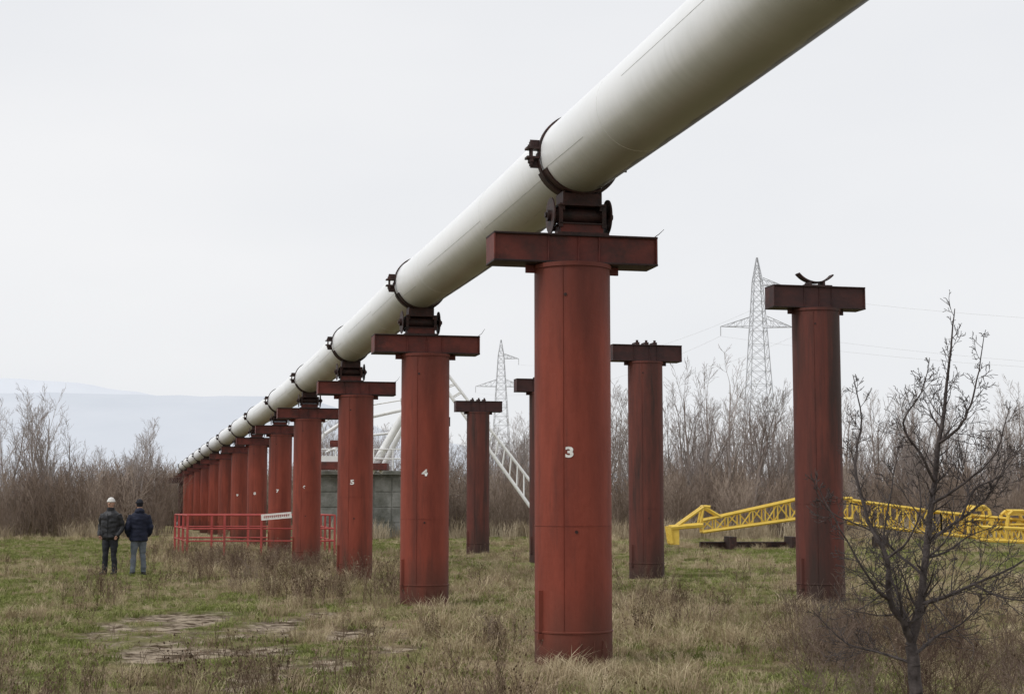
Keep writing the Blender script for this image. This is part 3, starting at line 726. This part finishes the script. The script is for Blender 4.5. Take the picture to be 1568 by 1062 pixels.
# ------------------------------------------------------------------ scatter via geometry nodes
def scatter(name, P, objs, tilt=0.12):
    coll = bpy.data.collections.new(name+"_source")
    for o in objs: coll.objects.link(o)
    me = bpy.data.meshes.new(name); me.from_pydata([(p[0],p[1],p[2]) for p in P], [], [])
    at = me.attributes.new("s", 'FLOAT', 'POINT'); at.data.foreach_set('value', [p[3] for p in P])
    ob = bpy.data.objects.new(name, me); S.collection.objects.link(ob)
    ng = bpy.data.node_groups.new(name+"_scatter", 'GeometryNodeTree')
    ng.interface.new_socket('Geometry', in_out='INPUT', socket_type='NodeSocketGeometry')
    ng.interface.new_socket('Geometry', in_out='OUTPUT', socket_type='NodeSocketGeometry')
    gi = ng.nodes.new('NodeGroupInput'); go = ng.nodes.new('NodeGroupOutput')
    ci = ng.nodes.new('GeometryNodeCollectionInfo'); ci.inputs[0].default_value = coll
    ci.inputs['Separate Children'].default_value = True; ci.inputs['Reset Children'].default_value = True
    ip = ng.nodes.new('GeometryNodeInstanceOnPoints'); ip.inputs['Pick Instance'].default_value = True
    rv = ng.nodes.new('FunctionNodeRandomValue'); rv.data_type = 'FLOAT_VECTOR'
    rv.inputs[0].default_value = (-tilt,-tilt,0); rv.inputs[1].default_value = (tilt,tilt,6.283)
    na = ng.nodes.new('GeometryNodeInputNamedAttribute'); na.data_type = 'FLOAT'; na.inputs[0].default_value = "s"
    ng.links.new(gi.outputs[0], ip.inputs['Points']); ng.links.new(ci.outputs[0], ip.inputs['Instance'])
    ng.links.new(rv.outputs[0], ip.inputs['Rotation']); ng.links.new(na.outputs[0], ip.inputs['Scale'])
    ng.links.new(ip.outputs[0], go.inputs[0])
    md_ = ob.modifiers.new("scatter", 'NODES'); md_.node_group = ng
    return ob
TMP = bpy.data.collections.new("sources")
def blade_tuft(name, mat, seed, nb, hr, spread, wd, lean):
    rng = random.Random(seed); m = MB()
    for _ in range(nb):
        a = rng.uniform(0, 6.283); r = spread*math.sqrt(rng.random()); x, y = r*math.cos(a), r*math.sin(a)
        H = rng.uniform(*hr); la = rng.uniform(0, 6.283); l = H*rng.uniform(0.1, lean); wa = rng.uniform(0, 3.14)
        wx, wy = wd*math.cos(wa)/2, wd*math.sin(wa)/2; k = len(m.v)
        for t, f in ((0,1),(.6,.8)):
            cx = x+l*t*t*math.cos(la); cy = y+l*t*t*math.sin(la); z = H*t*(1-.25*t*lean)-.01
            m.v.append(Vector((cx-wx*f,cy-wy*f,z))); m.v.append(Vector((cx+wx*f,cy+wy*f,z)))
        m.v.append(Vector((x+l*math.cos(la)*1.15, y+l*math.sin(la)*1.15, H*(1-.3*lean)-.01)))
        m.f += [(k,k+1,k+3,k+2),(k+2,k+3,k+4)]; m.m += [0,0]
    return m.obj(name, mat, coll=TMP)
def weed(name, mat, seed, ns, hr):
    rng = random.Random(seed); m = MB()
    for _ in range(ns):
        p = Vector((rng.uniform(-.12,.12), rng.uniform(-.12,.12), -.01)); d = Vector((rng.uniform(-.35,.35), rng.uniform(-.35,.35), 1)).normalized()
        H = rng.uniform(*hr); n_ = 5
        for i in range(n_):
            q = p+d*H/n_; m.tube(p, q, .0030*(1-i/n_*.5), .0030*(1-(i+1)/n_*.5), n=3, cap=False)
            if i > 0:
                for _ in range(2):
                    a = rng.uniform(0,6.28); bd = (d*.9+Vector((math.cos(a),math.sin(a),.3))*.6).normalized(); bl = H*rng.uniform(.1,.28)
                    e_ = q+bd*bl; m.tube(q, e_, .0017, .0013, n=3, cap=False)
                    k = len(m.v); s_ = rng.uniform(.004,.012)
                    m.v += [e_+Vector((s_,0,0)), e_+Vector((0,s_,s_)), e_+Vector((-s_,0,s_*2.6)), e_+Vector((0,-s_,s_*.4))]
                    m.f.append((k,k+1,k+2,k+3)); m.m.append(0)
            p = q; d = (d+Vector((rng.uniform(-.2,.2),rng.uniform(-.2,.2),.1))).normalized()
    return m.obj(name, mat, coll=TMP)
tg = [blade_tuft(f"green_tuft_{i}", M_gg, i, 55, (.03,.10), .18, .009, 1.0) for i in range(4)]
td = [blade_tuft(f"dry_tuft_{i}", M_gd, 10+i, 40, ((.06,.22) if i < 4 else (.14,.38)), .14, .0065, 1.4 if i < 4 else .9) for i in range(6)]
tw = [weed(f"weed_{i}", M_weed, 30+i, 5, (.2,.55)) for i in range(6)]
tr = [blade_tuft(f"reed_{i}", M_reed, 50+i, 60, (.7,1.7), .6, .024, .5) for i in range(3)]
rng = random.Random(77)
PG = []; PD = []; PW = []
pill = [row[k] for k in row]+row2
for _ in range(42000):
    D = 8+77*rng.random()**1.15; X = rng.uniform(-.41, .41)*D
    m_ = mud(X, D)
    if m_ > 0.15 and rng.random() < .3+m_*1.0: continue
    pd2 = min((X-p[0])**2+(D-p[1]+.5)**2 for p in pill)
    if any((X-p[0])**2+(D-p[1])**2 < .18 for p in pill): continue
    d_ = dry(X, D); z = h(X, D)
    clump = .75+.7*nz2(X, D, 1.1, 11)
    short = .45 if (mud(X, D+.6) > .3 or m_ > .1) else 1
    if pd2 < 1.3: short *= .6
    if rng.random() < d_:
        if rng.random() < .85: PD.append((X, D, z, rng.uniform(.55, 1.15)*(0.5+.6*d_)*(1+D/120)*short*clump))
        else: PG.append((X, D, z, rng.uniform(.8,1.4)*(1+D/120)*short))
    elif rng.random() < .24: PD.append((X, D, z, rng.uniform(.25,.55)*short))
    else: PG.append((X, D, z, rng.uniform(.6,1.2)*(1+D/120)*short*clump))
for _ in range(12000):
    D = rng.uniform(8, 80); X = rng.uniform(-.42, .42)*D
    if mud(X, D) > .2: continue
    d_ = dry(X, D); off = X-rowx(D); sc = rng.uniform(.45,1.0)
    pr = .02+.24*max(0, d_-.5)*2
    if -5.8 < off < .8 and 25 < D < 56: pr += .8*max(0, d_-.25); sc *= 1.25
    if D < 13.8: pr += .12
    if abs(off) < 1.4 and D < 24: pr *= .35; sc *= .6
    pr *= (0.3+1.5*max(0, .5+nz2(X, D, .5, 8)))
    if rng.random() < pr: PW.append((X, D, h(X, D), sc))
for _ in range(56):
    D = rng.uniform(12.8, 14.6); X = D*rng.choice((-.315,-.26,-.20,-.165,-.15,-.10))+rng.gauss(0,.12)
    PW.append((X, D, h(X,D), rng.uniform(.5,1.0)))
for cx, cy, nn_, s_ in ((-.17,18.0,14,.85),(5.6,27.5,5,1),(2.6,25,6,.9),(1.9,21,6,.8),(3.9,22,7,.9),(-1.0,19.5,5,.7),(4.6,17,7,.9),(3.0,15,6,.8)):
    for _ in range(nn_):
        PW.append((cx+rng.gauss(0,.08), cy+rng.gauss(0,.08), h(cx,cy), s_*rng.uniform(.7,1.1)))
scatter("green_grass", PG, tg); scatter("dry_grass", PD, td); scatter("dead_weeds", PW, tw, .2)
PRd = []
for _ in range(1300):
    D = rng.uniform(80, 92); a = rng.uniform(-.44, .44); X = a*D
    if -.225 < a < -.135: continue
    if nz2(X, D, .15, 3) < -.1: continue
    PRd.append((X, D, -.05, rng.uniform(.4,1.0)))
scatter("reed_bed", PRd, tr)

# ------------------------------------------------------------------ bare trees
def tree_src(name, seed, mat, H, stems, P, spread=.2, base=.3):
    rng = random.Random(seed); m = MB()
    for s in range(stems):
        a = rng.uniform(0,6.283); rr_ = base*rng.random()
        d = Vector((math.cos(a)*spread*rng.random(), math.sin(a)*spread*rng.random(), 1)).normalized()
        branch(m, rng, (rr_*math.cos(a), rr_*math.sin(a), -.1), d, H*rng.uniform(.7,1), P['r0'], 0, P)
    return m.obj(name, mat, coll=TMP)
PT = dict(ns=[9,5,4,2], wob=[.08,.15,.2,.2], up=[.05,.14,.1,.08], rm=.007, n=[5,3,3,3], st=[.22,.2,.2], ch=[2,2,1], ang=[(20,42),(20,50),(20,50)], len=[(.3,.5),(.3,.5),(.35,.6)], r0=.11)
PS = dict(ns=[6,4,2], wob=[.12,.2,.2], up=[.05,.12,.1], rm=.007, n=[3,3,3], st=[.1,.1], ch=[2,1], ang=[(18,45),(20,50)], len=[(.3,.5),(.4,.6)], r0=.026)
tt = [tree_src(f"bare_tree_{i}", 100+i, M_twig, 8.8, 1+(i%3==1), PT, .18, .3) for i in range(6)]
ts = [tree_src(f"shrub_{i}", 200+i, M_shrub, 3.2, 12, PS, .5, 1.1) for i in range(5)]
rng = random.Random(5); TT = []; TS = []
for _ in range(400):
    D = rng.uniform(90, 150); a = rng.uniform(-.42, .46); X = a*D
    if -.225 < a < -.13 and D < 146: continue
    if a < -.13: sc = rng.uniform(.33,.66)*D/105
    elif a < .05: sc = rng.uniform(.55,.85)*D/108
    else: sc = rng.uniform(.6,1.08)*D/106
    if rng.random() < .2 and a < -.13: continue
    TT.append((X, D, -.1, sc))
for a, D, sc in ((-.305,88,.95),(-.29,90,.92),(-.318,90,.88),(-.325,92,.8),(-.30,93,.95),(-.278,92,.75),(-.225,100,.76),(-.24,97,.78),(-.25,95,.68),(-.233,103,.8),(.12,95,1.15),(.14,98,1.22),(.165,96,1.12),(.15,93,1.05),(.235,95,.95),(.27,97,.9)):
    TT.append((a*D, D, -.1, sc))
for _ in range(580):
    D = 84+ (rng.random()**1.3)*42; a = rng.uniform(-.42, .46); X = a*D
    if -.222 < a < -.13 and D < 128: continue
    if -.13 <= a < -.05 and D < 92: continue
    TS.append((X, D, -.05, rng.uniform(.5,1.25)*(D/95)))
for _ in range(90):
    D = rng.uniform(136,165); a = rng.uniform(-.24,-.1); TS.append((a*D, D, -.05, rng.uniform(1.1,1.7)))
scatter("bare_tree_row", TT, tt, .04); scatter("shrub_thicket", TS, ts, .05)
PBm = dict(ns=[6,5,3], wob=[.25,.3,.25], up=[.02,.06,.05], rm=.0014, n=[4,3,3], st=[.1,.1], ch=[2,2], ang=[(25,60),(25,60)], len=[(.3,.6),(.35,.6)], r0=.006)
tb = [tree_src(f"bramble_{i}", 300+i, M_bram, .85, 4, PBm, .7, .25) for i in range(4)]
rng = random.Random(9); TB = []
for _ in range(56):
    D = rng.uniform(11.5, 19); X = D*rng.uniform(.19,.36)
    TB.append((X, D, h(X,D), rng.uniform(.45,1.0)))
for X, D, s in ((-.17,18.1,.6),(-5.4,34,.8),(-6.5,36,.9),(-7,39,1),(-7.8,41,.9),(-5.2,31,.7),(-4.6,33,.8),(-5.8,38,.9),(4.6,31,.8),(6.8,33,.9),(3.2,24,.5),(7.9,38,.9),(-8.2,42,.9),(-6.4,43,.9)):
    TB.append((X, D, h(X,D), s))
scatter("bramble_patch", TB, tb, .1)
